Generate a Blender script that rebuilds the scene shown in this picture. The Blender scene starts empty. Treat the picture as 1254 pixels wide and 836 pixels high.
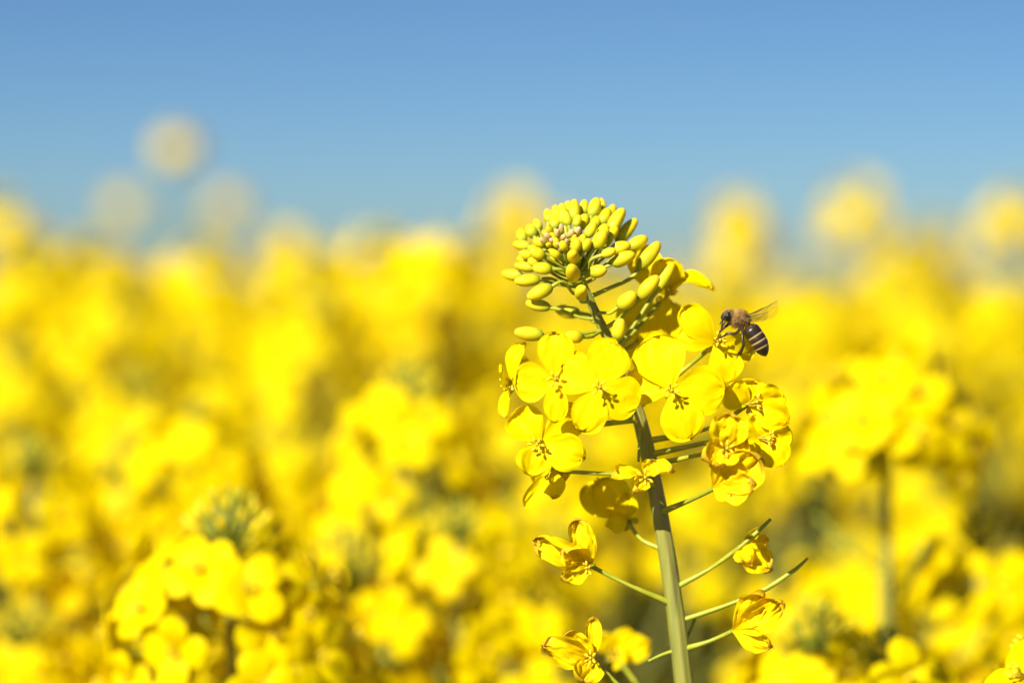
import bpy, math, random
import numpy as np
from mathutils import Vector, Matrix, Quaternion, noise

scene = bpy.context.scene
COL = scene.collection
R = math.radians
rnd = random.Random(7)

# ------------------------------------------------------------------ camera frame
CAM = Vector((0, 0, 1.30)); FPX = 1254 * 100 / 36.0; PITCH = R(-1.2); FD = 0.70
S = FD / FPX                                   # metres per photo pixel at the focused plant
FWD = Vector((0, math.cos(PITCH), math.sin(PITCH)))
UPV = Vector((0, -math.sin(PITCH), math.cos(PITCH)))
RT = Vector((1, 0, 0))
def at(px, py, D):
    return CAM + FWD * D + RT * ((px - 627) / FPX * D) + UPV * ((418 - py) / FPX * D)
def P(px, py, z=0.0):
    return at(px, py, FD - z * S)

# ------------------------------------------------------------------ materials
def new_mat(name):
    m = bpy.data.materials.new(name); m.use_nodes = True
    nt = m.node_tree; nt.nodes.clear()
    return m, nt, nt.nodes.new('ShaderNodeOutputMaterial')
def N(nt, kind, **kw):
    n = nt.nodes.new(kind)
    for k, v in kw.items():
        if k in n.inputs: n.inputs[k].default_value = v
        else: setattr(n, k, v)
    return n
def ramp(nt, fac, stops):
    r = nt.nodes.new('ShaderNodeValToRGB')
    el = r.color_ramp.elements
    while len(el) < len(stops): el.new(0.5)
    for e, (p, c) in zip(el, stops): e.position = p; e.color = (*c, 1)
    nt.links.new(fac, r.inputs[0]); return r

def petal_mat(name, c1, c2, c3, trans=0.38, rough=0.5, tipcol=None):
    m, nt, out = new_mat(name)
    uv = N(nt, 'ShaderNodeUVMap')
    mp = N(nt, 'ShaderNodeMapping'); mp.inputs['Scale'].default_value = (26, 2.2, 1)
    nt.links.new(uv.outputs[0], mp.inputs[0])
    n1 = N(nt, 'ShaderNodeTexNoise', Scale=1.0, Detail=3.0)
    nt.links.new(mp.outputs[0], n1.inputs['Vector'])
    tc = N(nt, 'ShaderNodeTexCoord')
    n2 = N(nt, 'ShaderNodeTexNoise', Scale=190.0, Detail=2.0)
    nt.links.new(tc.outputs['Object'], n2.inputs['Vector'])
    add = N(nt, 'ShaderNodeMath', operation='MULTIPLY_ADD'); add.inputs[1].default_value = 0.6
    sc2 = N(nt, 'ShaderNodeMath', operation='MULTIPLY'); sc2.inputs[1].default_value = 0.4
    nt.links.new(n2.outputs[0], sc2.inputs[0]); nt.links.new(n1.outputs[0], add.inputs[0]); nt.links.new(sc2.outputs[0], add.inputs[2])
    cr = ramp(nt, add.outputs[0], [(0.3, c1), (0.5, c2), (0.72, c3)])
    bp = N(nt, 'ShaderNodeBump', Strength=0.14, Distance=0.0003)
    nt.links.new(n1.outputs[0], bp.inputs['Height'])
    pb = N(nt, 'ShaderNodeBsdfPrincipled', Roughness=rough); pb.inputs['Specular IOR Level'].default_value = 0.05
    tr = N(nt, 'ShaderNodeBsdfTranslucent')
    mx = N(nt, 'ShaderNodeMixShader'); mx.inputs[0].default_value = trans
    col = cr.outputs[0]
    if tipcol:                                   # withered petals dry out brown from the tip
        sp = N(nt, 'ShaderNodeSeparateXYZ'); nt.links.new(uv.outputs[0], sp.inputs[0])
        ma = N(nt, 'ShaderNodeMath', operation='MULTIPLY_ADD'); ma.inputs[1].default_value = 0.35
        nt.links.new(n2.outputs[0], ma.inputs[0]); nt.links.new(sp.outputs[1], ma.inputs[2])
        mr = N(nt, 'ShaderNodeMapRange'); mr.inputs[1].default_value = 1.02; mr.inputs[2].default_value = 1.2; mr.inputs[4].default_value = 0.7
        nt.links.new(ma.outputs[0], mr.inputs[0])
        mc = N(nt, 'ShaderNodeMix', data_type='RGBA'); mc.inputs[7].default_value = (*tipcol, 1)
        nt.links.new(mr.outputs[0], mc.inputs[0]); nt.links.new(col, mc.inputs[6]); col = mc.outputs[2]
    nt.links.new(col, pb.inputs['Base Color']); nt.links.new(col, tr.inputs[0])
    nt.links.new(bp.outputs[0], pb.inputs['Normal'])
    nt.links.new(pb.outputs[0], mx.inputs[1]); nt.links.new(tr.outputs[0], mx.inputs[2])
    nt.links.new(mx.outputs[0], out.inputs[0])
    return m
M = {}
M['petal'] = petal_mat('petal_yellow', (0.85, 0.62, 0.0002), (0.88, 0.672, 0.0002), (0.90, 0.70, 0.0004))
M['wilt'] = petal_mat('petal_withered', (0.82, 0.54, 0.003), (0.88, 0.65, 0.002), (0.90, 0.72, 0.006), trans=0.34, tipcol=(0.50, 0.27, 0.03))

def noise_mat(name, stops, scale, rough=0.5, bump=0.3, bdist=0.0005, stretch=None, trans=0.0, spec=0.35):
    m, nt, out = new_mat(name)
    tc = N(nt, 'ShaderNodeTexCoord')
    src = tc.outputs['Object']
    if stretch:
        mp = N(nt, 'ShaderNodeMapping'); mp.inputs['Scale'].default_value = stretch
        nt.links.new(src, mp.inputs[0]); src = mp.outputs[0]
    n1 = N(nt, 'ShaderNodeTexNoise', Scale=scale, Detail=5.0, Roughness=0.6)
    nt.links.new(src, n1.inputs['Vector'])
    cr = ramp(nt, n1.outputs[0], stops)
    bp = N(nt, 'ShaderNodeBump', Strength=bump, Distance=bdist)
    nt.links.new(n1.outputs[0], bp.inputs['Height'])
    pb = N(nt, 'ShaderNodeBsdfPrincipled', Roughness=rough); pb.inputs['Specular IOR Level'].default_value = spec
    nt.links.new(cr.outputs[0], pb.inputs['Base Color']); nt.links.new(bp.outputs[0], pb.inputs['Normal'])
    sh = pb.outputs[0]
    if trans:
        tr = N(nt, 'ShaderNodeBsdfTranslucent'); nt.links.new(cr.outputs[0], tr.inputs[0])
        mx = N(nt, 'ShaderNodeMixShader'); mx.inputs[0].default_value = trans
        nt.links.new(sh, mx.inputs[1]); nt.links.new(tr.outputs[0], mx.inputs[2]); sh = mx.outputs[0]
    nt.links.new(sh, out.inputs[0])
    return m
M['stem'] = noise_mat('stem_skin', [(0.28, (0.15, 0.11, 0.05)), (0.42, (0.20, 0.205, 0.03)), (0.55, (0.25, 0.235, 0.04)), (0.75, (0.30, 0.22, 0.09))], 420, 0.5, 0.6, 0.0004, (1, 1, 0.05))
M['stalk'] = noise_mat('stalk_skin', [(0.35, (0.25, 0.28, 0.012)), (0.65, (0.38, 0.38, 0.025))], 260, 0.45, 0.2, 0.0002)
M['leaf'] = noise_mat('leaf_green', [(0.3, (0.075, 0.100, 0.018)), (0.55, (0.115, 0.140, 0.030)), (0.75, (0.165, 0.175, 0.045))], 25, 0.5, 0.3, 0.002, trans=0.2)
M['sepal'] = noise_mat('sepal', [(0.35, (0.50, 0.44, 0.02)), (0.65, (0.66, 0.52, 0.02))], 300, 0.5, 0.2, 0.0002, trans=0.25)
M['anther'] = noise_mat('anther', [(0.35, (0.76, 0.50, 0.01)), (0.65, (0.86, 0.64, 0.015))], 900, 0.7, 0.3, 0.0002)
M['soil'] = noise_mat('soil', [(0.3, (0.05, 0.035, 0.02)), (0.6, (0.10, 0.075, 0.045)), (0.8, (0.16, 0.125, 0.08))], 9, 0.95, 0.8, 0.03)

def bud_mat(name, stops):
    m, nt, out = new_mat(name)
    uv = N(nt, 'ShaderNodeUVMap'); sp = N(nt, 'ShaderNodeSeparateXYZ')
    nt.links.new(uv.outputs[0], sp.inputs[0])
    tc = N(nt, 'ShaderNodeTexCoord'); n1 = N(nt, 'ShaderNodeTexNoise', Scale=420.0, Detail=3.0)
    nt.links.new(tc.outputs['Object'], n1.inputs['Vector'])
    ad = N(nt, 'ShaderNodeMath', operation='MULTIPLY_ADD'); ad.inputs[1].default_value = 0.5
    nt.links.new(n1.outputs[0], ad.inputs[0]); nt.links.new(sp.outputs[1], ad.inputs[2])
    cr = ramp(nt, ad.outputs[0], stops)
    bp = N(nt, 'ShaderNodeBump', Strength=0.25, Distance=0.0003); nt.links.new(n1.outputs[0], bp.inputs['Height'])
    pb = N(nt, 'ShaderNodeBsdfPrincipled', Roughness=0.5); pb.inputs['Specular IOR Level'].default_value = 0.22
    nt.links.new(bp.outputs[0], pb.inputs['Normal'])
    tr = N(nt, 'ShaderNodeBsdfTranslucent'); mx = N(nt, 'ShaderNodeMixShader'); mx.inputs[0].default_value = 0.18
    nt.links.new(cr.outputs[0], pb.inputs['Base Color']); nt.links.new(cr.outputs[0], tr.inputs[0])
    nt.links.new(pb.outputs[0], mx.inputs[1]); nt.links.new(tr.outputs[0], mx.inputs[2]); nt.links.new(mx.outputs[0], out.inputs[0])
    return m
M['bud'] = bud_mat('bud_yellow', [(0.28, (0.33, 0.39, 0.02)), (0.55, (0.60, 0.55, 0.014)), (0.9, (0.80, 0.64, 0.008)), (1.0, (0.82, 0.60, 0.012))])
M['budtip'] = bud_mat('bud_young', [(0.3, (0.42, 0.42, 0.03)), (0.75, (0.66, 0.56, 0.06)), (1.0, (0.70, 0.46, 0.22))])

M['budgreen'] = bud_mat('bud_green', [(0.3, (0.19, 0.23, 0.012)), (0.7, (0.38, 0.38, 0.015)), (1.1, (0.58, 0.50, 0.02))])
M['stalkgreen'] = noise_mat('stalk_green', [(0.35, (0.13, 0.17, 0.012)), (0.65, (0.23, 0.25, 0.02))], 260, 0.5, 0.2, 0.0002)
def simple(name, col, rough, spec=0.5, **kw):
    m, nt, out = new_mat(name)
    pb = N(nt, 'ShaderNodeBsdfPrincipled', Roughness=rough); pb.inputs['Base Color'].default_value = (*col, 1)
    pb.inputs['Specular IOR Level'].default_value = spec
    tc = N(nt, 'ShaderNodeTexCoord'); n1 = N(nt, 'ShaderNodeTexNoise', Scale=1500.0, Detail=3.0)
    nt.links.new(tc.outputs['Object'], n1.inputs['Vector'])
    cr = ramp(nt, n1.outputs[0], [(0.3, tuple(c * 0.65 for c in col)), (0.7, tuple(min(1, c * 1.3) for c in col))])
    nt.links.new(cr.outputs[0], pb.inputs['Base Color']); nt.links.new(pb.outputs[0], out.inputs[0])
    return m
M['bee_head'] = simple('bee_head', (0.03, 0.022, 0.016), 0.5)
M['bee_thorax'] = simple('bee_thorax', (0.12, 0.055, 0.02), 0.7)
M['bee_leg'] = simple('bee_leg', (0.05, 0.027, 0.011), 0.35)
M['bee_eye'] = simple('bee_eye', (0.012, 0.008, 0.006), 0.12, 0.6)
M['bee_fuzz'] = simple('bee_fuzz', (0.38, 0.22, 0.065), 0.8, 0.1)
def abdomen_mat():
    m, nt, out = new_mat('bee_abdomen')
    uv = N(nt, 'ShaderNodeUVMap'); sp = N(nt, 'ShaderNodeSeparateXYZ'); nt.links.new(uv.outputs[0], sp.inputs[0])
    dk = (0.018, 0.011, 0.005); lt = (0.42, 0.27, 0.09); br = (0.040, 0.022, 0.008)
    cr = ramp(nt, sp.outputs[1], [(0.0, br), (0.335, dk), (0.35, lt), (0.375, lt), (0.39, br), (0.52, dk), (0.535, lt), (0.56, lt), (0.575, br), (0.70, dk), (0.715, lt), (0.74, lt), (0.755, dk), (1.0, dk)])
    rr = N(nt, 'ShaderNodeMapRange'); rr.inputs[3].default_value = 0.32; rr.inputs[4].default_value = 0.7
    sx = N(nt, 'ShaderNodeSeparateColor'); nt.links.new(cr.outputs[0], sx.inputs[0]); nt.links.new(sx.outputs[0], rr.inputs[0])
    pb = N(nt, 'ShaderNodeBsdfPrincipled'); pb.inputs['Specular IOR Level'].default_value = 0.6
    nt.links.new(rr.outputs[0], pb.inputs['Roughness']); nt.links.new(cr.outputs[0], pb.inputs['Base Color'])
    nt.links.new(pb.outputs[0], out.inputs[0]); return m
M['bee_abdomen'] = abdomen_mat()
def wing_mat():
    m, nt, out = new_mat('bee_wing')
    pb = N(nt, 'ShaderNodeBsdfPrincipled', Roughness=0.25); pb.inputs['Base Color'].default_value = (0.42, 0.30, 0.16, 1)
    tp = N(nt, 'ShaderNodeBsdfTransparent'); mx = N(nt, 'ShaderNodeMixShader')
    n1 = N(nt, 'ShaderNodeTexNoise', Scale=700.0, Detail=2.0); tc = N(nt, 'ShaderNodeTexCoord'); nt.links.new(tc.outputs['Object'], n1.inputs['Vector'])
    rr = N(nt, 'ShaderNodeMapRange'); rr.inputs[3].default_value = 0.10; rr.inputs[4].default_value = 0.26
    nt.links.new(n1.outputs[0], rr.inputs[0]); nt.links.new(rr.outputs[0], mx.inputs[0])
    nt.links.new(tp.outputs[0], mx.inputs[1]); nt.links.new(pb.outputs[0], mx.inputs[2]); nt.links.new(mx.outputs[0], out.inputs[0]); return m
M['bee_wing'] = wing_mat()

# ------------------------------------------------------------------ mesh builder
class MB:
    def __init__(s): s.v = []; s.f = []; s.m = []; s.uv = []
    def grid(s, rows, mat=0, closed=False, uvs=None):
        """rows of points -> quads"""
        o = len(s.v); nr = len(rows); nc = len(rows[0])
        for i, r in enumerate(rows):
            for j, p in enumerate(r):
                s.v.append(p); s.uv.append(uvs[i][j] if uvs else (j / max(1, nc - 1), i / max(1, nr - 1)))
        for i in range(nr - 1):
            for j in range(nc if closed else nc - 1):
                k = (j + 1) % nc
                s.f.append((o + i * nc + j, o + i * nc + k, o + (i + 1) * nc + k, o + (i + 1) * nc + j)); s.m.append(mat)
    def tube(s, pts, rad, seg=8, mat=0, sub=4, squash=None, vrange=None, ridge=0.0):
        pts = [Vector(p) for p in pts]
        if sub > 1 and len(pts) > 2: pts, rad = smooth_path(pts, rad, sub)
        elif len(pts) == 2: rad = list(rad)
        n = len(pts); ref = None; rows = []; uvs = []
        for i in range(n):
            t = (pts[min(i + 1, n - 1)] - pts[max(i - 1, 0)]).normalized()
            if ref is None:
                ref = t.cross(Vector((0.31, -0.9, 0.23))).normalized()
            else:
                ref = (ref - t * ref.dot(t)).normalized()
            b = t.cross(ref)
            rows.append([pts[i] + (ref * math.cos(a) + b * math.sin(a) * (squash or 1)) * (rad[i] * (1 + ridge * math.cos(7 * a + 0.4 * math.sin(i * .06)) + ridge * 0.6 * math.sin(3 * a + i * 0.05))) for a in [2 * math.pi * k / seg for k in range(seg)]])
            v = i / (n - 1)
            if vrange: v = vrange[0] + (vrange[1] - vrange[0]) * v
            uvs.append([(k / seg, v) for k in range(seg)])
        s.grid(rows, mat, True, uvs)
        o = len(s.v); s.v += [pts[0], pts[-1]]; s.uv += [(0.5, uvs[0][0][1]), (0.5, uvs[-1][0][1])]
        a0 = o - n * seg; a1 = o - seg
        for k in range(seg):
            s.f.append((o, a0 + (k + 1) % seg, a0 + k)); s.m.append(mat)
            s.f.append((o + 1, a1 + k, a1 + (k + 1) % seg)); s.m.append(mat)
    def build(s, name, mats, parent=None, origin=None, smooth=True):
        """vertices are in world space; origin (world) becomes the object's own origin"""
        me = mesh_from(s, name, mats, origin, smooth)
        return link(name, me, parent, origin)
def mesh_from(s, name, mats, origin=None, smooth=True):
    og = np.array(origin if origin is not None else (0, 0, 0), dtype=float)
    v = np.array([tuple(p) for p in s.v], dtype=float) - og
    me = bpy.data.meshes.new(name)
    me.from_pydata(v.tolist(), [], s.f)
    mats = mats if isinstance(mats, (list, tuple)) else [mats]
    for m in mats: me.materials.append(m)
    me.polygons.foreach_set('material_index', s.m)
    if smooth: me.polygons.foreach_set('use_smooth', [True] * len(s.f))
    ul = me.uv_layers.new(name='UVMap')
    li = np.zeros(len(me.loops), dtype=np.int32); me.loops.foreach_get('vertex_index', li)
    ul.data.foreach_set('uv', np.array(s.uv, dtype=np.float32)[li].ravel())
    me.update(); return me
WORLD = {}
def link(name, me, parent=None, origin=None):
    o = bpy.data.objects.new(name, me); COL.objects.link(o)
    og = Vector(origin) if origin is not None else Vector((0, 0, 0))
    if parent is not None:
        o.parent = parent; o.location = og - WORLD.get(parent.name, Vector((0, 0, 0)))
    else: o.location = og
    WORLD[o.name] = og
    return o
def thing(name, label, cat, loc=(0, 0, 0), group=None):
    o = bpy.data.objects.new(name, None); COL.objects.link(o); o.location = loc; o.empty_display_size = 0.02
    WORLD[o.name] = Vector(loc)
    o['label'] = label; o['category'] = cat
    if group: o['group'] = group
    return o
def smooth_path(pts, rad, sub):
    op, orad = [], []
    n = len(pts)
    for i in range(n - 1):
        p0 = pts[max(i - 1, 0)]; p1 = pts[i]; p2 = pts[i + 1]; p3 = pts[min(i + 2, n - 1)]
        for k in range(sub):
            t = k / sub; t2 = t * t; t3 = t2 * t
            op.append(0.5 * ((2 * p1) + (p2 - p0) * t + (2 * p0 - 5 * p1 + 4 * p2 - p3) * t2 + (3 * p1 - p0 - 3 * p2 + p3) * t3))
            orad.append(rad[i] + (rad[i + 1] - rad[i]) * t)
    op.append(pts[-1]); orad.append(rad[-1])
    return op, orad

def half(t):
    if t < 0.6: return 0.13 + 0.87 * math.sin(t / 0.6 * math.pi / 2) ** 1.35
    return max(0.0, 1 - ((t - 0.6) / 0.4) ** 2.5) ** 0.5
def petal(mb, base, tip, width, nref, bend=0.1, cup=0.1, ruf=0.05, seed=0, mat=0, nu=11, nt=15, roll=0.0, fold=0.0, crumple=0.0):
    base = Vector(base); tip = Vector(tip); d = tip - base; L = d.length; d.normalize()
    side = d.cross(Vector(nref)).normalized(); n = side.cross(d)
    if roll:
        q = Quaternion(d, roll); side = q @ side; n = q @ n
    rows = []; uvs = []
    sv = Vector((seed * 3.17, seed * 1.31, seed * 0.77))
    for i in range(nt):
        k = i / (nt - 1); t = 1 - (1 - k) ** 1.55
        row = []; ur = []
        hw = half(t) * width * 0.5
        hw *= 1 + 0.07 * noise.noise(sv + Vector((t * 3, 9, 0)))
        for j in range(nu):
            u = -1 + 2 * j / (nu - 1)
            a = noise.noise(sv + Vector((u * 1.4, t * 1.6, 2.0)))
            b = noise.noise(sv + Vector((u * 3.7, t * 3.2, 5.0)))
            c = noise.noise(sv + Vector((u * 2.3, t * 2.2, 11.0)))
            h = bend * L * math.sin(math.pi * t) + cup * width * (u * u - 0.3) * t ** 0.7
            h += ruf * width * (0.9 * a + 0.75 * b * (0.4 + abs(u))) * t * 1.6
            if crumple:
                e1 = noise.noise(sv + Vector((u * 4.5, t * 5.0, 21.0))); e2 = noise.noise(sv + Vector((u * 9, t * 7.0, 31.0)))
                h += crumple * width * (0.55 * e1 + 0.3 * e2) * min(1, t * 2.5); c += crumple * 6 * noise.noise(sv + Vector((u * 5, t * 5, 41.0)))
            edge = 1 + (0.09 + 0.25 * crumple) * noise.noise(sv + Vector((u * 7, 3, t)))
            uu = u * (1 - fold * t * (0.6 + 0.6 * a))
            row.append(base + d * (L * t * (edge if t > 0.7 else 1)) + side * (uu * hw + ruf * width * 0.5 * c * t) + n * h)
            ur.append((0.5 + u * 0.5 * half(t), t))
        rows.append(row); uvs.append(ur)
    mb.grid(rows, mat, False, uvs)
def bud_shape(mb, base, tip, width, mat=0, seg=16, rings=11, seed=0):
    base = Vector(base); tip = Vector(tip); d = tip - base; L = d.length; d.normalize()
    a = d.cross(Vector((0.2, 0.1, 1)) if abs(d.z) < 0.9 else Vector((1, 0, 0))).normalized(); b = d.cross(a)
    rows = []; uvs = []; ph = seed * 1.7
    for i in range(rings):
        t = 0.5 - 0.5 * math.cos(math.pi * i / (rings - 1))
        r = (4 * max(0, t * (1 - t))) ** 0.44 * width * 0.5
        r *= 1.0 + 0.16 * (0.45 - t)
        row = []; ur = []
        for k in range(seg):
            th = 2 * math.pi * k / seg
            rr = r * (1 + 0.075 * abs(math.cos(2 * th + ph)) ** 0.6 - 0.05 + 0.03 * math.sin(2 * th + ph * 2) + 0.07 * noise.noise(Vector((seed * 2.3, t * 2.5, th * .6))))
            row.append(base + d * (L * t) + (a * math.cos(th) + b * math.sin(th)) * rr + a * (0.06 * L * math.sin(math.pi * t) * math.sin(ph * 3))); ur.append((k / seg, t))
        rows.append(row); uvs.append(ur)
    mb.grid(rows, mat, True, uvs)
def blob(mb, c, r, mat=0, seg=6, rings=5, axis=None, ln=1.0):
    c = Vector(c); d = Vector(axis).normalized() if axis is not None else Vector((0, 0, 1))
    a = d.orthogonal().normalized(); b = d.cross(a); rows = []
    for i in range(rings):
        ph = math.pi * i / (rings - 1)
        rows.append([c - d * (math.cos(ph) * r * ln) + (a * math.cos(2 * math.pi * k / seg) + b * math.sin(2 * math.pi * k / seg)) * (math.sin(ph) * r) for k in range(seg)])
    mb.grid(rows, mat, True)
TOCAM = -FWD

# ------------------------------------------------------------------ ground
gm = MB()
gn = 60
xs = [math.copysign(abs(k) ** 3 * 900, k) for k in np.linspace(-1, 1, gn)]
gm.grid([[Vector((x, y + 20, 0.02 * noise.noise(Vector((x * 0.5, y * 0.5, 0))) if abs(x) + abs(y) < 60 else 0)) for x in xs] for y in xs])
ground = gm.build('ground', M['soil'], None, (0, 0, 0)); ground['kind'] = 'structure'

# ------------------------------------------------------------------ the rapeseed plant in focus
stem_px = [(838, 840, 0, 11.5), (826, 740, 0, 10.8), (812, 650, 0, 10.2), (803, 600, 0, 9.8), (790, 540, 2, 9.2), (779, 500, 5, 8.4),
           (757, 440, 10, 7.2), (735, 395, 16, 6.0), (718, 357, 22, 4.8), (706, 328, 28, 4.0), (698, 308, 34, 3.2)]
SP = [P(x, y, z) for x, y, z, r in stem_px]; SR = [r * S for *_, r in stem_px]
d0 = SP[0] - SP[1]
low = [SP[0] + Vector((0.03, 0.02, -1.16 + 0.0)), SP[0] + Vector((0.034, 0.014, -0.8)), SP[0] + Vector((0.03, 0.008, -0.4)), SP[0] + Vector((0.012, 0.002, -0.1))]
low[0].z = -0.01
ROOT = Vector((low[0].x, low[0].y, 0))
plant = thing('rapeseed_plant', 'sharp tall rapeseed plant with a bud dome, open yellow flowers, bee beside it', 'plant', ROOT)
mb = MB(); mb.tube(low + SP, [8.5e-3, 7e-3, 5e-3, 3e-3] + SR, 56, 0, 6, ridge=0.035); mb.build('stem', M['stem'], plant, ROOT)
spath, srad = smooth_path(SP, SR, 10)
SY = [stem_px[0][1] + 0 for _ in spath]
def to_px(p):
    q = Vector(p) - CAM; D = q.dot(FWD)
    return 627 + q.dot(RT) / D * FPX, 418 - q.dot(UPV) / D * FPX
SPX = [to_px(p) for p in spath]
def on_stem(y):
    i = min(range(len(SPX)), key=lambda k: abs(SPX[k][1] - y)); return spath[i]

def stalk_to(mb, a, b, r0, r1, sag=0.0, mat=0, seg=8):
    a = Vector(a); b = Vector(b); L = (b - a).length
    mid1 = a.lerp(b, 0.33) - UPV * (sag * L); mid2 = a.lerp(b, 0.68) - UPV * (sag * L * 0.8)
    mb.tube([a, mid1, mid2, b], [r0 * 1.8, r0, (r0 + r1) / 2, r1], seg, mat, 4)

# buds: zoomed-view base and tip, width, depth at base and tip, stem height of the stalk (photo px)
def z1(x, y): return 600 + x / 4.18, 230 + y / 4.18
def z2(x, y): return 740 + x / 5.225, 280 + y / 5.225
buds = [  # bx,by,tx,ty,w,zb,zt,attach_y
 (385,190,368,85,56,0,-12,330), (437,168,435,65,60,-8,-22,330), (520,145,547,58,66,-5,-22,330), (566,135,570,58,42,-30,-45,335),
 (567,188,607,110,62,-5,-15,333), (618,225,682,112,70,8,-2,336), (655,278,748,165,66,-5,-18,338), (710,308,802,256,68,10,6,342),
 (622,322,716,293,64,35,38,342), (632,388,738,338,68,48,52,347), (535,305,588,222,68,52,56,333), (497,250,535,180,52,30,30,328),
 (460,210,492,138,54,8,2,328), (402,192,385,122,46,18,16,326), (335,208,320,138,54,0,-10,328), (440,200,455,140,42,22,20,326),
 (228,248,198,193,58,0,-10,330), (170,280,158,212,54,-22,-32,334), (208,302,122,288,52,8,2,334), (218,348,152,335,48,22,20,336),
 (275,352,208,318,60,48,54,334), (280,298,225,264,48,32,36,330), (322,288,313,228,48,40,44,327), (440,325,441,258,54,62,66,327),
 (480,322,508,263,48,58,62,328), (436,372,426,330,60,70,96,335), (426,465,414,405,70,66,98,345), (510,432,594,420,64,62,70,347),
 (312,416,222,408,60,56,60,344), (228,412,130,396,52,18,14,348), (162,452,64,436,56,8,2,352), (250,470,130,478,62,40,44,352),
 (312,508,196,560,66,52,56,362), (302,612,188,588,62,10,4,392), (452,642,340,622,66,-40,-46,394), (470,560,480,512,62,62,92,366),
 (266,755,130,738,68,48,50,402), (468,762,384,762,60,70,84,402), (660,606,742,540,78,46,54,384), (650,772,672,672,68,52,56,420),
 (250,215,232,165,46,-14,-24,332), (300,175,292,112,46,-22,-32,331), (345,150,336,92,44,-26,-38,331), (405,140,402,72,46,-30,-42,331), (475,140,486,66,48,-28,-40,332), (600,150,636,92,48,-30,-42,336), (560,265,602,205,52,30,28,334), (600,262,650,205,50,18,12,336), (575,345,640,318,48,58,62,340), (380,320,368,275,40,62,70,328), (350,305,330,258,40,54,60,328), (250,325,196,305,44,30,32,332), (250,385,196,372,48,44,48,338), (200,370,140,362,44,6,2,340), (352,352,312,326,42,64,72,332), (470,300,478,240,44,58,62,328), (520,205,552,150,48,2,-6,330),
 (300,240,270,225,34,40,44,326), (575,300,625,232,62,-10,-20,336), (560,240,600,190,52,14,12,331), (330,395,300,362,50,30,34,338)]
bi = 0
def add_bud(bx, by, tx, ty, w, zb, zt, ay, m='bud', rs=2.0):
    global bi; bi += 1
    b = P(bx, by, zb); t = P(tx, ty, zt); b, t = b.lerp(t, -.08), t.lerp(b, -.05)
    q = MB(); bud_shape(q, b, t, w * S, 0, seed=bi)
    o = q.build('bud', M[m], plant, b)
    q = MB(); a = on_stem(ay); dd = (t - b).normalized()
    c1 = a.lerp(b, 0.4) - UPV * 3 * S; c2 = b - dd * min(14 * S, (b - a).length * 0.3)
    q.tube([a, c1, c2, b + dd * 3 * S], [rs * 1.25 * S, rs * S, rs * S, rs * 1.5 * S], 7, 0, 4)
    q.build('bud_stalk', M['stalk'], o, b)
for bx, by, tx, ty, w, zb, zt, ay in buds:
    (x0, y0), (x1, y1) = z1(bx, by), z1(tx, ty); add_bud(x0, y0, x1, y1, w / 4.18 * 1.06, zb, zt, ay)
for bx, by, tx, ty, w, zb, zt, ay in [(225,248,348,92,94,10,4,364), (228,440,342,308,98,40,44,402), (330,400,440,225,80,-5,-10,428)]:
    (x0, y0), (x1, y1) = z2(bx, by), z2(tx, ty); add_bud(x0, y0, x1, y1, w / 5.225, zb, zt, ay, rs=2.6)
r2 = random.Random(3)
for k in range(22):                             # the young buds packed at the very tip
    a = k * 2.39996; rr = 23 * math.sqrt((k + .3) / 22)
    x, y = 690 + rr * math.cos(a) * 1.05, 298 + rr * math.sin(a) * 0.62
    L = 8.0 + 0.22 * rr + r2.random() * 4; z = 70 - rr * 1.2
    ux, uy = (x - 690) * 0.34 + r2.uniform(-2, 2), (y - 298) * 0.42 - 4.5 + r2.uniform(-2, 2)
    add_bud(x, y, x + ux, y + uy, L * r2.uniform(.5, .62), z - L * 0.4, z + L * 0.35, 322, 'budtip' if r2.random() < .7 else 'bud', 1.1)

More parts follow.
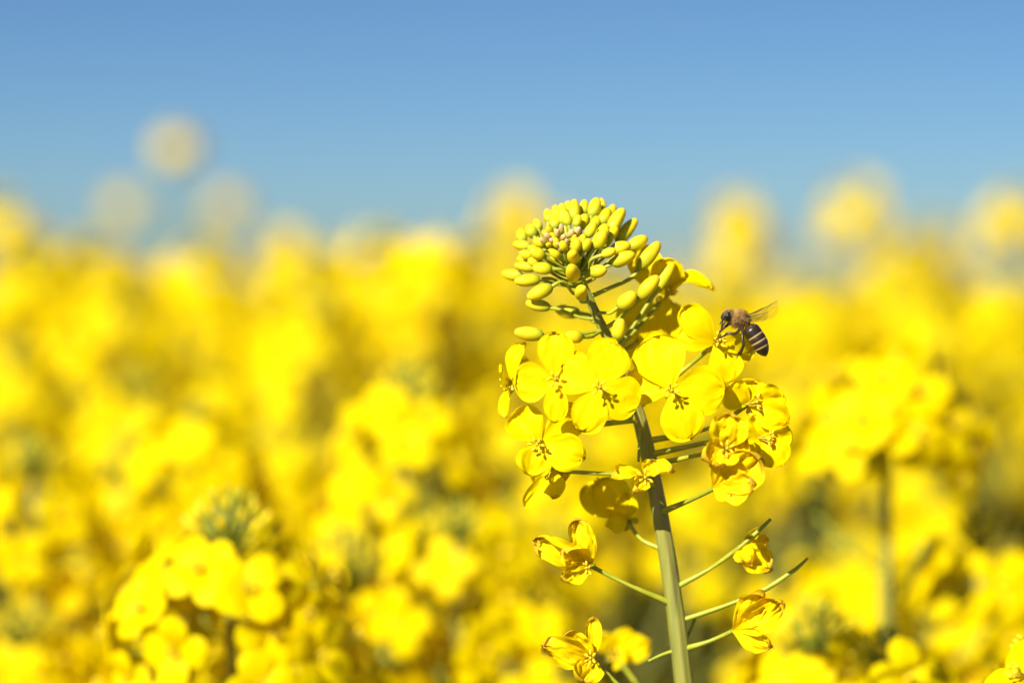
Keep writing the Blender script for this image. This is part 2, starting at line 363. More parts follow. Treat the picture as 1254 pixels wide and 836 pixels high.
# open and withered flowers: centre (x,y,z), attach point on the stem, petals (tipx, tipy, z, width, bend, cup, ruffle)
def flower(label, c, ay, petals, kind='petal', via=None, stamens=1.0, sdir=None, sepals=True, seed=0, fold=0.0, rs=2.5, base_off=(0, 0)):
    cc = P(*c); a = on_stem(ay) if ay else P(*via[0])
    nref = TOCAM
    q = MB()
    back = P(c[0] + base_off[0], c[1] + base_off[1], c[2] - 20)
    pts = [a] + [P(*v) for v in (via or [])[(0 if ay else 1):]] + [back]
    if len(pts) == 2: pts.insert(1, a.lerp(back, 0.55) - UPV * 4 * S)
    q.tube(pts, [rs * 1.8 * S] + [rs * S] * (len(pts) - 2) + [rs * 1.2 * S], 8, 0, 5)
    blob(q, back.lerp(cc, 0.4), 3.4 * S, 0, 8, 6)
    if sepals:
        for k in range(4 if kind == 'petal' else 0):
            th = k * math.pi / 2 + 0.6 + seed
            tp = back.lerp(cc, 0.6) + (RT * math.cos(th) + UPV * math.sin(th)) * 15 * S - TOCAM * 2 * S
            petal(q, back, tp, 8 * S, nref, -0.12, 0.25, 0.05, seed + k, 1, 5, 7)
    fo = q.build('flower', [M['stalk'], M['sepal']], plant, cc)
    if label: fo['label'] = label
    for k, p in enumerate(petals):
        tx, ty, tz, w, bend, cup, ruf = p[:7]
        nr = p[7] if len(p) > 7 else nref
        q = MB()
        petal(q, back.lerp(cc, 0.55), P(tx, ty, tz), w * S, nr, bend, cup, ruf, seed * 7 + k * 1.9 + 0.37, 0, 19, 25, fold=fold, crumple=0.18 if (kind == 'wilt' and c[1] > 640) else 0.16 if kind == 'wilt' else 0.02)
        q.build('petal', M[kind], fo, cc)
    if stamens:
        q = MB(); rr = random.Random(int(seed * 100) + 5)
        sd = Vector(sdir).normalized() if sdir else TOCAM
        ax = sd.orthogonal().normalized(); bx = sd.cross(ax)
        for k in range(6):
            th = k * math.pi / 3 + seed
            sp = (ax * math.cos(th) + bx * math.sin(th))
            tip = cc + sd * (10 + 3 * rr.random()) * S * stamens + sp * (6 + 2.5 * rr.random()) * S
            q.tube([cc - sd * 6 * S, cc + sd * 6 * S + sp * 4 * S, tip], [0.9 * S, 0.8 * S, 0.6 * S], 5, 0, 3)
            blob(q, tip, 1.8 * S, 1, 6, 6, (sp + sd * 0.3 + UPV * rr.uniform(-.5, .5)), 2.0)
        q.tube([cc - sd * 6 * S, cc + sd * 11 * S * stamens], [1.7 * S, 1.4 * S], 6, 2, 1); blob(q, cc + sd * 11 * S * stamens, 2.2 * S, 2)
        q.build('stamens', [M['sepal'], M['anther'], M['sepal']], fo, cc)
    return fo
V = Vector
flower('open flower facing the camera, leftmost of the bright front pair', (680, 464, 105), 446,
       [(681,407,92,44,.05,.04,.04), (630,470,92,50,.05,.04,.05), (681,516,100,29,.05,.04,.05), (724,446,88,46,.05,.04,.04)], seed=.3)
flower('open flower facing the camera, touching the main stem', (734, 474, 128), 452,
       [(753,418,112,52,.05,.04,.04), (781,496,118,54,.05,.04,.04), (713,528,122,44,.05,.04,.05), (688,450,108,48,.05,.04,.04)], seed=1.1)
flower('largest open flower, right of the stem below the bee', (822, 478, 112), 470,
       [(798,411,92,64,.05,.04,.04), (769,463,86,56,.05,.04,.04), (887,477,100,58,.05,.04,.04), (844,538,104,52,.05,.04,.05)], seed=2.2)
flower('open flower the bee is feeding on', (877, 419, 66), 500,
       [(836,377,64,38,.12,.10,.05), (829,411,62,31,.12,.10,.06), (896,466,60,44,.10,.08,.05), (922,428,36,36,.10,.10,.06)],
       via=[(846,446,6)], seed=3.3, base_off=(-3, 3), sdir=(0.35, -0.8, 0.25))
flower('half shaded flower turned down to the left', (662, 541, 84), 514,
       [(631,503,66,48,.14,.20,.08), (709,503,44,46,.14,.16,.07), (714,562,88,46,.14,.14,.08), (648,581,88,44,.12,.12,.12)],
       via=[(706,525,50)], seed=4.4, sdir=(-0.35, -0.8, -0.2))
flower('leftmost flower seen from its side', (627, 468, 40), 447,
       [(642,420,34,30,.14,.15,.08,V((-.7,-.6,.2))), (620,511,46,22,.12,.15,.07,V((-.7,-.6,-.2))), (614,455,84,30,.05,.1,.06,V((-1,0,0))), (652,452,-20,44,.1,.1,.05)],
       via=[(690,452,20)], seed=5.5, sdir=(-0.8, -0.5, 0))
flower('drooping flower with hanging petals', (674, 575, 30), 579,
       [(641,620,26,20,.15,.3,.12), (676,609,36,32,.10,.12,.10), (693,586,10,30,.1,.1,.08), (655,592,0,30,.1,.1,.08)],
       via=[(745,580,16), (692,577,22)], seed=6.6, sdir=(-0.6, -0.4, -0.6), base_off=(8, 0))
flower('flower behind the upper buds, seen from its side', (816, 362, -40), 428,
       [(872,354,-30,36,.32,.25,.05,V((.1,-.5,.9))), (778,305,-60,44,.12,.1,.05), (800,430,-50,58,.08,.1,.06), (818,316,-30,44,.12,.1,.06)],
       via=[(786,396,-20)], seed=7.7, sdir=(0.5, -0.3, 0.8))
flower('shaded flower deep behind the upper buds', (796, 400, -70), 436,
       [(764,366,-74,54,.1,.1,.06), (842,390,-60,50,.1,.12,.06), (816,440,-64,52,.1,.1,.06), (758,428,-80,52,.1,.1,.06)],
       via=[(778,420,-40)], seed=20.7, sdir=(0.3, -0.6, 0.6))
flower(None, (918, 494, 74), 540,
       [(924,466,60,40,.12,.14,.10), (960,486,70,38,.16,.16,.12), (965,518,76,38,.14,.2,.12), (888,476,76,40,.12,.14,.10)],
       via=[(868,524,22)], seed=8.8, sdir=(0.75, -0.55, 0.2))
flower(None, (934, 536, 80), 556,
       [(970,534,76,36,.16,.2,.15), (958,569,84,42,.12,.14,.10), (906,545,82,40,.12,.16,.10), (938,508,68,40,.12,.16,.10)],
       via=[(876,540,30)], seed=9.9, sdir=(0.8, -0.5, 0.0))
flower('cupped ageing flower on the right', (888, 550, 124), 572,
       [(894,506,128,46,.22,.30,.10), (860,560,132,36,.2,.35,.12), (914,536,116,38,.2,.3,.12), (880,572,140,34,.2,.3,.14)],
       'wilt', via=[(850,558,56)], seed=10.1, sdir=(0.2, -0.9, 0.2), stamens=.8)
flower('cupped flower with green sepals, lowest on the right', (874, 598, 116), 628,
       [(930,562,118,52,.24,.30,.10), (900,545,106,44,.2,.25,.08), (925,592,130,44,.1,.25,.08), (896,607,120,22,.1,.3,.08)],
       'wilt', via=[(850,610,60)], seed=11.2, stamens=0)
flower('crumpled flower lying edge-on across the stem', (790, 584, 78), 592,
       [(750,583,84,26,.15,.3,.2,V((0,-.5,.9))), (824,575,84,28,.2,.3,.2,V((0,-.6,.8))), (776,602,92,22,.2,.3,.16), (802,563,70,26,.2,.25,.14)],
       'wilt', seed=12.3, stamens=.5)
flower('shaded flower hanging behind the stem on the left', (768, 636, -30), 672,
       [(732,588,-40,54,.15,.2,.08), (715,598,-60,40,.12,.2,.08), (764,604,-20,30,.15,.2,.1), (742,643,-24,26,.18,.3,.1)],
       via=[(785,660,-12)], seed=13.4, stamens=0)
flower('withered flower hanging left of the stem, upper one', (724, 693, 30), 736,
       [(656,662,34,34,.16,.3,.22), (706,636,30,34,.14,.3,.2), (688,707,40,28,.1,.3,.2), (690,672,44,34,.1,.4,.2)],
       'wilt', via=[(770,716,14)], seed=14.5, stamens=.6, sdir=(-0.8, -0.5, -0.2), fold=.15)
flower('withered flower low on the left of the stem', (727, 806, 30), None,
       [(664,790,36,40,.2,.4,.2), (726,756,20,22,.1,.5,.12), (712,838,46,42,.12,.3,.15), (690,778,30,36,.16,.4,.2)],
       'wilt', via=[(834,872,0), (770,848,10)], seed=15.6, stamens=.6, sdir=(-0.6, -0.7, 0.2), fold=.12)
f = flower('withered flower with a young pod poking out', (906, 670, 16), 718,
       [(944,694,20,42,.2,.3,.22), (930,646,10,14,.1,.4,.2), (920,690,24,30,.2,.4,.25), (940,662,0,24,.2,.3,.25)],
       'wilt', via=[(868,697,8)], seed=16.7, stamens=0, fold=.2)
q = MB(); q.tube([P(902,673,12), P(922,656,14), P(944,635,14)], [2.2*S, 2.8*S, 2.0*S], 8, 0, 4); q.build('seed_pod', M['stalk'], f, P(906, 670, 16))
flower('withered flower low on the right of the stem', (898, 772, 34), 800,
       [(957,738,36,42,.25,.4,.2), (944,792,44,28,.16,.4,.2), (911,735,30,10,.2,.5,.1), (932,724,24,38,.2,.4,.2)],
       'wilt', via=[(868,785,18)], seed=17.8, stamens=0, fold=.15)
flower('faded flower out of focus behind the stem foot', (752, 800, -330), None,
       [(795,785,-320,40,.16,.2,.1), (770,770,-330,34,.16,.2,.1), (735,775,-320,30,.16,.2,.1), (770,806,-310,36,.16,.2,.1)],
       via=[(836,900,0), (790,850,-200)], seed=18.9)
q = MB(); q.tube([on_stem(762), P(886,742,10), P(935,722,14), P(972,698,16), P(989,683,16)], [3.6*S, 2.6*S, 3.4*S, 2.6*S, 1.3*S], 9, 0, 5)
q.build('seed_pod', M['stalk'], plant, P(840, 762, 0))
q = MB(); stalk_to(q, on_stem(790), P(794,809,6), 2.2*S, 1.6*S, -0.05); q.build('bare_stalk', M['stalk'], plant, P(826, 795, 0))
q = MB(); stalk_to(q, on_stem(800), P(853,752,-30), 2.2*S, 1.8*S, 0.05); q.build('bare_stalk', M['stalk'], plant, P(826, 795, 0))
q = MB(); stalk_to(q, on_stem(515), P(782,564,40), 2.0*S, 2.0*S, 0.0); q.build('bare_stalk', M['stalk'], plant, P(790, 540, 0))

def leaf_mesh(mb, base, direction, length, width, droop, seed, mat=0):
    base = Vector(base); d = Vector(direction).normalized(); side = d.cross(Vector((0, 0, 1))).normalized(); rows = []
    for i in range(13):
        t = i / 12; w = width * 0.5 * (0.35 + 0.65 * math.sin(math.pi * min(1, t * 1.1 + 0.05))) * (1 - t ** 3)
        row = []
        for j in range(7):
            u = -1 + j / 3
            p = base + d * (length * t) + Vector((0, 0, -droop * length * t * t)) + side * (u * w)
            p += Vector((0, 0, 1)) * (0.25 * w * u * u + 0.12 * width * noise.noise(Vector((u * 2, t * 4, seed * 3.3))) * abs(u))
            row.append(p)
        rows.append(row)
    mb.grid(rows, mat)
for k, (h, a) in enumerate([(0.95, 0.5), (0.85, 2.9), (0.72, 4.6), (0.6, 1.4), (0.45, 3.6), (0.3, 5.4)]):
    i = low[0].lerp(low[3], h / 1.06) ; i = Vector((low[0].x + 0.004, low[0].y - 0.002 - 0.012 * h, h))
    q = MB(); leaf_mesh(q, i, (math.cos(a), math.sin(a), 0.7), 0.10 + 0.10 * (1 - h), 0.03 + 0.04 * (1 - h), 0.5, k)
    q.build('leaf', M['leaf'], plant, i)

# ------------------------------------------------------------------ the bee
def Z5(x, y, z=78): return P(850 + x / 8.36, 350 + y / 8.36, z)
bc = Z5(470, 340)
bee = thing('honey_bee', 'brown honey bee with pale abdomen bands hovering at a yellow flower', 'bee', bc)
q = MB()
spine = [(884.5,392,1.0,0),(886,390,4.8,0),(889.5,388,7.2,0),(893.5,386.5,7.8,0),(897,386,6.2,0),(899,386.5,4.4,1),(901.5,387.5,7.6,1),(905,389.5,9.6,1),
         (909.5,391.5,9.2,1),(912.5,393.5,6.0,1),(914.5,396.2,3.4,1)]
def loft(sec, mats):
    pts = [P(x, y, 78) for x, y, r, m in sec]; rad = [r * S for _, _, r, _ in sec]
    q.tube(pts, rad, 20, mats, 4, squash=0.92)
loft([s for s in spine if s[3] == 0] + [(899, 386.5, 4.0, 0)], 0)
loft([(898, 386.3, 3.5, 1)] + [s for s in spine if s[3] == 1], 1)
ab0 = V((915.2, 398.0)); ab1 = V((938.0, 436.0))
sec = []
for k in range(29):
    t = k / 28; c = ab0.lerp(ab1, t); bow = math.sin(math.pi * t) * 1.4
    r = 10.9 * min(1, (t / 0.16 + 0.02)) ** 0.45 * (1 - max(0, (t - 0.5) / 0.5) ** 2.2) ** 0.62 * (0.93 + 0.07 * math.sin(math.pi * t))
    for tb in (0.355, 0.555, 0.73):
        if -0.02 < t - tb < 0.045: r *= 0.975
    sec.append((c.x + bow * 0.86, c.y - bow * 0.5, r if k < 28 else 0.6, 2))
q.tube([P(x, y, 78) for x, y, r, m in sec], [r * S for *_, r, _ in sec], 24, 2, 2, squash=0.95)
q.tube([P(912, 393.5, 78), P(918, 401, 78)], [3.6 * S, 4.0 * S], 12, 1, 1)
def leg(pts, rads):
    q.tube([Z5(x, y, z) for x, y, z in pts], [r * 0.78 * S for r in rads], 8, 3, 4)
leg([(375,370,80),(345,402,86),(310,425,90),(275,465,86),(243,503,78)], [2.0,1.7,2.0,1.0,0.6])
leg([(360,370,72),(335,400,66),(300,432,62),(262,470,66),(236,496,70)], [1.9,1.6,1.9,1.0,0.6])
leg([(440,400,84),(470,442,92),(420,490,96),(345,490,95),(270,528,88),(198,552,74)], [2.0,2.1,1.9,2.1,1.2,0.6])
leg([(440,400,70),(464,442,62),(416,486,58),(343,488,56),(275,522,60),(210,548,64)], [2.0,2.0,1.8,2.0,1.2,0.6])
leg([(490,400,84),(492,470,94),(496,545,98),(500,612,98),(462,690,94),(452,700,94),(435,745,86)], [2.0,2.0,1.7,1.9,2.6,1.2,0.5])
leg([(496,400,70),(498,470,60),(502,545,56),(506,605,54),(476,682,52),(450,735,50)], [2.0,2.0,1.7,1.9,2.5,0.6])
for pts in ([(325,335,84),(305,318,92),(290,348,98),(263,392,100)], [(318,345,74),(300,335,70),(285,390,66),(275,462,62)]):
    q.tube([Z5(*p) for p in pts], [1.0*S, .9*S, .8*S, .7*S], 6, 0, 3)
for zz, sx in ((84.5, 0), (71.5, 0)):
    blob(q, Z5(345, 312, zz), 3.5 * S, 4, 12, 9, Z5(365, 260, zz) - Z5(335, 360, zz), 1.55)
q.tube([Z5(318,365), Z5(300,395), Z5(286,425)], [1.6*S, 1.2*S, .6*S], 6, 3, 3)
bee_body = q.build('body', [M['bee_head'], M['bee_thorax'], M['bee_abdomen'], M['bee_leg'], M['bee_eye']], bee, bc)
# fuzz: short hairs on head, thorax and abdomen front
q = MB(); rb = random.Random(11)
def hairs(c, r, n, ln, sq=1.0):
    for _ in range(n):
        d = V((rb.gauss(0, 1), rb.gauss(0, 1), rb.gauss(0, 1))).normalized()
        p = c + d * r * 0.9
        s = d.orthogonal().normalized() * 0.00006
        jit = V((rb.gauss(0, 1), rb.gauss(0, 1), rb.gauss(0, 1))) * 0.35
        tip = p + (d + jit).normalized() * ln * rb.uniform(0.5, 1.1)
        o = len(q.v); t2 = d.cross(s).normalized() * 0.00006
        q.v += [p + s, p - s * 0.5 + t2, p - s * 0.5 - t2, tip]; q.uv += [(0, 0)] * 4
        q.f += [(o, o + 1, o + 3), (o + 1, o + 2, o + 3), (o + 2, o, o + 3)]; q.m += [0] * 3
hairs(P(905, 389.5, 78), 9.4 * S, 1500, 0.0011); hairs(P(910, 392, 78), 8.0 * S, 600, 0.001)
hairs(P(893, 386, 78), 7.4 * S, 500, 0.0007); hairs(P(902, 394, 78), 7 * S, 350, 0.001); hairs(P(917.5, 400, 78), 8 * S, 160, 0.0007)
q.build('fuzz', M['bee_fuzz'], bee, bc)
def wing(root, tip, wid, nref, seed):
    q = MB()
    root = V(root); tip = V(tip); d = tip - root; L = d.length; d.normalize(); side = d.cross(V(nref)).normalized(); n = side.cross(d)
    rows = []
    for i in range(17):
        t = i / 16; ww = wid * (0.16 + 0.95 * math.sin(math.pi * min(1, t * 0.82 + 0.02)) ** 0.9) * (1 - t ** 7) ** 0.5
        rows.append([root + d * (L * t) + side * (ww * j / 7) + n * (0.03 * wid * math.sin(j * 1.4 + t * 9) + 0.05 * L * math.sin(math.pi * t)) for j in range(8)])
    q.grid(rows, 0)
    edge = [r[0] for r in rows]; q.tube(edge[::2], [0.00010] * 5 + [0.00005] * 4, 5, 1, 2)
    for j0, j1 in ((2, 3), (4, 5), (5, 7)):
        pts = [rows[i][min(7, round(j0 + (j1 - j0) * i / 14))] for i in (0, 4, 8, 12, 14)]
        q.tube(pts, [0.000028] * 5, 4, 1, 2)
    q.build('wing', [M['bee_wing'], M['bee_leg']], bee, bc)
wing(Z5(520, 300, 86), Z5(852, 150, 100), 19 * S, (0.1, -0.75, -0.65), 1)
wing(Z5(525, 312, 84), Z5(760, 262, 92), 13 * S, (0.1, -0.7, -0.7), 2)
wing(Z5(515, 296, 70), Z5(800, 176, 20), 18 * S, (0.3, -0.75, -0.6), 3)

# ------------------------------------------------------------------ neighbouring plants: flower and raceme library (local, flower looks along +Z)
def petal_only(seed, L=0.0105, W=0.0095, mat='petal', nu=7, nt=9):
    q = MB(); petal(q, (0, 0, 0), (L, 0, L * 0.12), W, (0, 0, 1), 0.10, -0.06, 0.05, seed, 0, nu, nt); return mesh_from(q, 'petal', M[mat])
def flower_core(seed):
    q = MB(); q.tube([V((0, 0, -0.018)), V((0.001, 0, -0.009)), V((0, 0, 0))], [0.0005, 0.0005, 0.0008], 6, 0, 2)
    for k in range(4):
        th = k * math.pi / 2 + math.pi / 4
        petal(q, (0, 0, -0.003), (0.006 * math.cos(th), 0.006 * math.sin(th), 0.001), 0.002, (0, 0, 1), 0, .1, 0, k, 1, 3, 5)
    for k in range(6):
        th = k * math.pi / 3
        tip = V((0.0016 * math.cos(th), 0.0016 * math.sin(th), 0.004)); q.tube([V((0, 0, 0)), tip], [0.0002, 0.0002], 4, 1, 1); blob(q, tip, 0.0005, 2, 5, 4, ln=1.6)
    return mesh_from(q, 'flower', [M['stalk'], M['sepal'], M['anther']])
def flower_full(seed, nu=5, nt=6, mat='petal', close=0.12):
    q = MB(); q.tube([V((0, 0, -0.018)), V((0, 0, 0))], [0.0005, 0.0007], 5, 0, 1)
    rr = random.Random(seed); off = rr.random()
    for k in range(4):
        th = k * math.pi / 2 + off; L = 0.0105 * rr.uniform(.9, 1.1); e = close + rr.uniform(-.1, .15)
        petal(q, (0, 0, 0), (L * math.cos(th), L * math.sin(th), L * e), 0.0095 * rr.uniform(.85, 1.1), (0, 0, 1), .12, -.05, .08, seed + k, 1, nu, nt)
    blob(q, (0, 0, 0.0025), 0.0012, 2, 5, 4, ln=1.5)
    return mesh_from(q, 'flower', [M['stalk'], M[mat], M['anther']])
def bud_cluster(seed, n=26, r=0.011, big=0.0062):
    q = MB(); rr = random.Random(seed)
    for k in range(n):
        f_ = math.sqrt((k + .5) / n); a = k * 2.4
        p = V((r * f_ * math.cos(a), r * f_ * math.sin(a), r * 0.9 * (1 - f_ ** 2) - 0.004 * f_))
        d = V((p.x * 60, p.y * 60, 0.9)).normalized(); L = big * (0.35 + 0.65 * f_)
        bud_shape(q, p, p + d * L, L * 0.5, 1 if f_ > 0.6 else 2, 6, 5, k)
        q.tube([V((0, 0, -0.012)), p + d * 0.001], [0.0005, 0.0005], 4, 0, 1)
    return mesh_from(q, 'bud_cluster', [M['stalkgreen'], M['bud'], M['budgreen']])
PETALS = [petal_only(k) for k in range(4)]
CORE = flower_core(1)
FULL = [flower_full(k) for k in range(4)] + [flower_full(9, mat='wilt', close=0.9)]
FARF = [flower_full(20 + k, 3, 4) for k in range(3)]
BUDC = [bud_cluster(1), bud_cluster(2, 30, 0.013, 0.007), bud_cluster(3, 18, 0.008, 0.005)]
def raceme(seed, n, r0, r1, h0, h1):
    """flower frames round a vertical axis whose top is the origin"""
    rr = random.Random(seed); out = []
    for k in range(n):
        t = (k + .5) / n; a = k * 2.39996 + rr.uniform(-.3, .3)
        r = r0 + (r1 - r0) * t ** .6 + rr.uniform(-.003, .003); z = -(h0 + (h1 - h0) * t) + rr.uniform(-.004, .004)
        nrm = V((math.cos(a), math.sin(a), 0.75 - 0.85 * t + rr.uniform(-.35, .35))).normalized()
        out.append((V((r * math.cos(a), r * math.sin(a), z)), nrm, rr.uniform(.95, 1.2), rr.uniform(0, 6.28), t))
    return out
def frame_matrix(pos, nrm, sc, roll):
    return Matrix.Translation(pos) @ nrm.to_track_quat('Z', 'Y').to_matrix().to_4x4() @ Matrix.Rotation(roll, 4, 'Z') @ Matrix.Scale(sc, 4)
def child(name, me, parent, mat4):
    o = bpy.data.objects.new(name, me); COL.objects.link(o); o.parent = parent; o.matrix_local = mat4; return o
LEAVES = []
for k in range(4):
    q = MB(); leaf_mesh(q, (0, 0, 0), (1, 0, 0.55), 0.13, 0.042, 0.45, k); LEAVES.append(mesh_from(q, 'leaf', M['leaf']))
HP = 1.25                                     # height of every prototype
def stem_mesh(seed, heads, sub=3, seg=7, pods=True):
    q = MB(); rr = random.Random(seed)
    j = [V((rr.uniform(-.02, .02), rr.uniform(-.02, .02), z)) for z in (0.35, 0.8)]
    main = [V((0, 0, -0.02)), j[0], j[1]] + [heads[0] + V((0, 0, -0.12)), heads[0] + V((0, 0, -0.004))]
    q.tube(main, [.007, .006, .0045, .0026, .0010], seg, 0, sub)
    for h in heads[1:]:
        zz = max(0.5, h.z - rr.uniform(.16, .28)); b = V((main[2].x * .5, main[2].y * .5, zz))
        c = b.lerp(h, .5) + V((h.x * .25, h.y * .25, -0.02))
        q.tube([b, c, h + V((0, 0, -0.08)) - V((h.x, h.y, 0)) * 0.08, h + V((0, 0, -0.004))], [.003, .0025, .002, .0009], seg, 0, sub)
    if pods:
        for h in heads:
            for k in range(7):
                a = k * 2.4 + seed; z = -0.06 - 0.010 * k
                p = h + V((0, 0, z)); d = V((math.cos(a), math.sin(a), .55))
                q.tube([p, p + d * .018, p + d * .032 + V((0, 0, .006))], [.0007, .0007, .0010], 4, 1, 1)
    return mesh_from(q, 'stem', [M['stem'], M['stalkgreen']])
NEAR_G, MID_G, FAR_G = 'rapeseed plants close behind the sharp one', 'rapeseed plants in the blurred field', 'rapeseed plants in the blurred field'
PROTO_LABEL = 'out of focus rapeseed plant, one of many making up the yellow mass'
def make_proto(seed, kind, nheads, nfl, spread=0.07, slim=1.0, drop=(0.02, 0.12), bud=0, shape=(.013, .030, .006, .048)):
    rr = random.Random(seed)
    t = thing('rapeseed_plant', PROTO_LABEL, 'plant', (0, 0, 0), MID_G)
    heads = [V((0, 0, HP))]
    for k in range(nheads - 1):
        a = k * 2.2 + rr.uniform(0, 1); heads.append(V((spread * rr.uniform(.6, 1.2) * math.cos(a), spread * rr.uniform(.6, 1.2) * math.sin(a), HP - rr.uniform(*drop))))
    child('stem', stem_mesh(seed, heads), t, Matrix())
    for hi, h in enumerate(heads):
        n = nfl if hi == 0 else int(nfl * rr.uniform(.5, .9))
        fr = raceme(seed * 10 + hi, n, *[q_ * slim for q_ in shape])
        child('bud_cluster', BUDC[bud if hi == 0 else rr.randrange(3)], t, Matrix.Translation(h + V((0, 0, 0.0))) @ Matrix.Scale(slim * (rr.uniform(.55, .8) if kind != 'near' else .9), 4))
        if kind == 'near':
            for pos, nrm, sc, ro, tt in fr:
                fl = child('flower', CORE, t, frame_matrix(h + pos, nrm, sc, ro))
                for k in range(4):
                    child('petal', PETALS[rr.randrange(4)], fl, Matrix.Rotation(k * math.pi / 2, 4, 'Z') @ Matrix.Rotation(-rr.uniform(-.1, .3), 4, 'Y'))
        elif kind == 'mid':
            for pos, nrm, sc, ro, tt in fr:
                child('flower', FULL[4] if (tt > .85 and rr.random() < .5) else FULL[rr.randrange(4)], t, frame_matrix(h + pos, nrm, sc, ro))
        else:
            child('flower_head', far_head(seed * 10 + hi, fr), t, Matrix.Translation(h))
    for k in range(10):
        z = .38 + .079 * k + rr.uniform(-.03, .03); a = k * 2.4 + rr.random(); s = 1.5 - .85 * (z / HP)
        child('leaf', LEAVES[k % 4], t, Matrix.Translation((0, 0, z)) @ Matrix.Rotation(a, 4, 'Z') @ Matrix.Scale(s, 4))
    return t
def far_head(seed, frames):
    vs, fs, ms = [], [], []; o = 0; rr = random.Random(seed)
    for pos, nrm, sc, ro, tt in frames:
        me = FARF[rr.randrange(3)]; mt = frame_matrix(pos, nrm, sc, ro)
        vs += [tuple(mt @ v.co) for v in me.vertices]
        fs += [tuple(o + i for i in p.vertices) for p in me.polygons]; ms += [p.material_index for p in me.polygons]; o += len(me.vertices)
    me = bpy.data.meshes.new('flower_head'); me.from_pydata(vs, [], fs)
    for m in (M['stalk'], M['petal'], M['anther']): me.materials.append(m)
    me.polygons.foreach_set('material_index', ms); me.polygons.foreach_set('use_smooth', [True] * len(fs)); return me
def copy_tree(o, parent=None):
    c = o.copy(); COL.objects.link(c)
    if parent is not None: c.parent = parent
    for ch in KIDS.get(o.name, []): copy_tree(ch, c)
    return c
PROTO = {'near': [make_proto(31, 'near', 1, 40, bud=1, shape=(.018, .041, .008, .056)), make_proto(32, 'near', 2, 24, .05, drop=(.03, .06)),
                  make_proto(33, 'near', 1, 30, bud=2, shape=(.010, .031, -.004, .026))],
         'mid': [make_proto(41 + k, 'mid', 3, 17, .085, drop=(.01, .075), bud=k % 3) for k in range(5)],
         'slim': [make_proto(51 + k, 'far', 1, 17, .05, .8, bud=2, shape=(.008, .021, .001, .022)) for k in range(2)],
         'far': [make_proto(61 + k, 'far', 6, 18, .11, drop=(.0, .09), bud=k % 3) for k in range(6)]}
KIDS = {}
for o in bpy.data.objects:
    if o.parent: KIDS.setdefault(o.parent.name, []).append(o)
used = set()
def place(kind, i, top, rot, label=None, group=None):
    p = PROTO[kind][i % len(PROTO[kind])]
    if p.name in used: o = copy_tree(p)
    else: o = p; used.add(p.name)
    o.rotation_euler = (0, 0, rot); s = top.z / HP; o.scale = (s, s, s); o.location = (top.x, top.y, 0)
    if label: o['label'] = label
    if group: o['group'] = group
    return o
taken = []
def spot(kind, i, px, py, D, label=None, group=None, rot=None):
    t = at(px, py, D); taken.append((t.x, t.y)); return place(kind, i, t, rnd.uniform(0, 6.28) if rot is None else rot, label, group)
spot('near', 0, 282, 645, .83, 'blurred rapeseed plant with a greenish bud tip, big yellow head low on the left', NEAR_G)
spot('near', 2, 1090, 478, .93, 'wide blurred yellow rapeseed head on a bare stem, between the bee and the edge', NEAR_G)
spot('near', 1, 500, 475, 1.0, 'blurred rapeseed plant with a dark stem, between the low left head and the sharp plant', NEAR_G)
spot('near', 1, 1000, 772, .84, 'blurred low rapeseed plant with greenish buds at the bottom edge, right of the sharp stem', NEAR_G)
spot('near', 0, 1374, 746, .715, 'nearly sharp rapeseed plant, only a few petals showing in the bottom right corner', NEAR_G, rot=0.6)
SKY = 'blurred rapeseed heads standing out against the sky'
for i, (kind, px, py, D, lab) in enumerate([
    ('slim', 218, 168, 3.0, 'slender rapeseed plant with a single round blurred head, highest of all against the sky'),
    ('slim', 900, 250, 2.7, 'slender blurred rapeseed plant whose pale round head floats above the bee'),
    ('far', 1050, 222, 2.5, 'tall blurred rapeseed plant right of the bee, round top above lower side heads'),
    ('far', 1240, 232, 2.5, 'tall blurred rapeseed plant cut by the right edge, heads against the sky'),
    ('slim', 150, 240, 3.6, 'faint small blurred rapeseed head left of and below the highest one'),
    ('slim', 280, 242, 3.6, 'faint small blurred rapeseed head right of and below the highest one'),
    ('mid', 0, 245, 2.0, 'blurred rapeseed plant cut by the left edge, its head rising into the sky'),
    ('mid', 245, 290, 1.75, 'blurred rapeseed plant, bright yellow head under the highest head'),
    ('far', 350, 282, 2.6, 'blurred rapeseed plant with a pale pointed head over the skyline, left of the broad block'),
    ('mid', 630, 238, 2.5, 'blurred rapeseed plant whose head pokes up just behind the sharp bud dome')]):
    spot(kind, i, px, py, D, lab, SKY)
for i, (px, py, D) in enumerate([(110,296,1.7),(470,292,1.6),(535,288,1.55),(590,292,1.65),(40,314,1.6),(400,325,1.9),(1000,350,1.8),(845,362,1.9),(1130,365,1.8),(1225,360,1.7),
    (40,560,1.0),(150,575,1.12),(240,500,1.05),(430,650,1.0),(560,640,.95),(20,765,.96),(170,470,1.3),(260,455,1.4),(100,650,1.08),(330,540,1.25),(420,560,1.3),(615,640,1.15),(590,730,1.05),(420,750,1.02),(50,770,.98),
    (1200,650,.95),(1085,800,.82),(1150,610,1.25),(960,480,1.5),(700,560,1.3),(20,430,1.4),(680,420,1.6),(560,400,1.6),(340,400,1.6),(90,400,1.6)]):
    spot('mid', i, px, py, D)
cnt = len(taken)
tries = 0
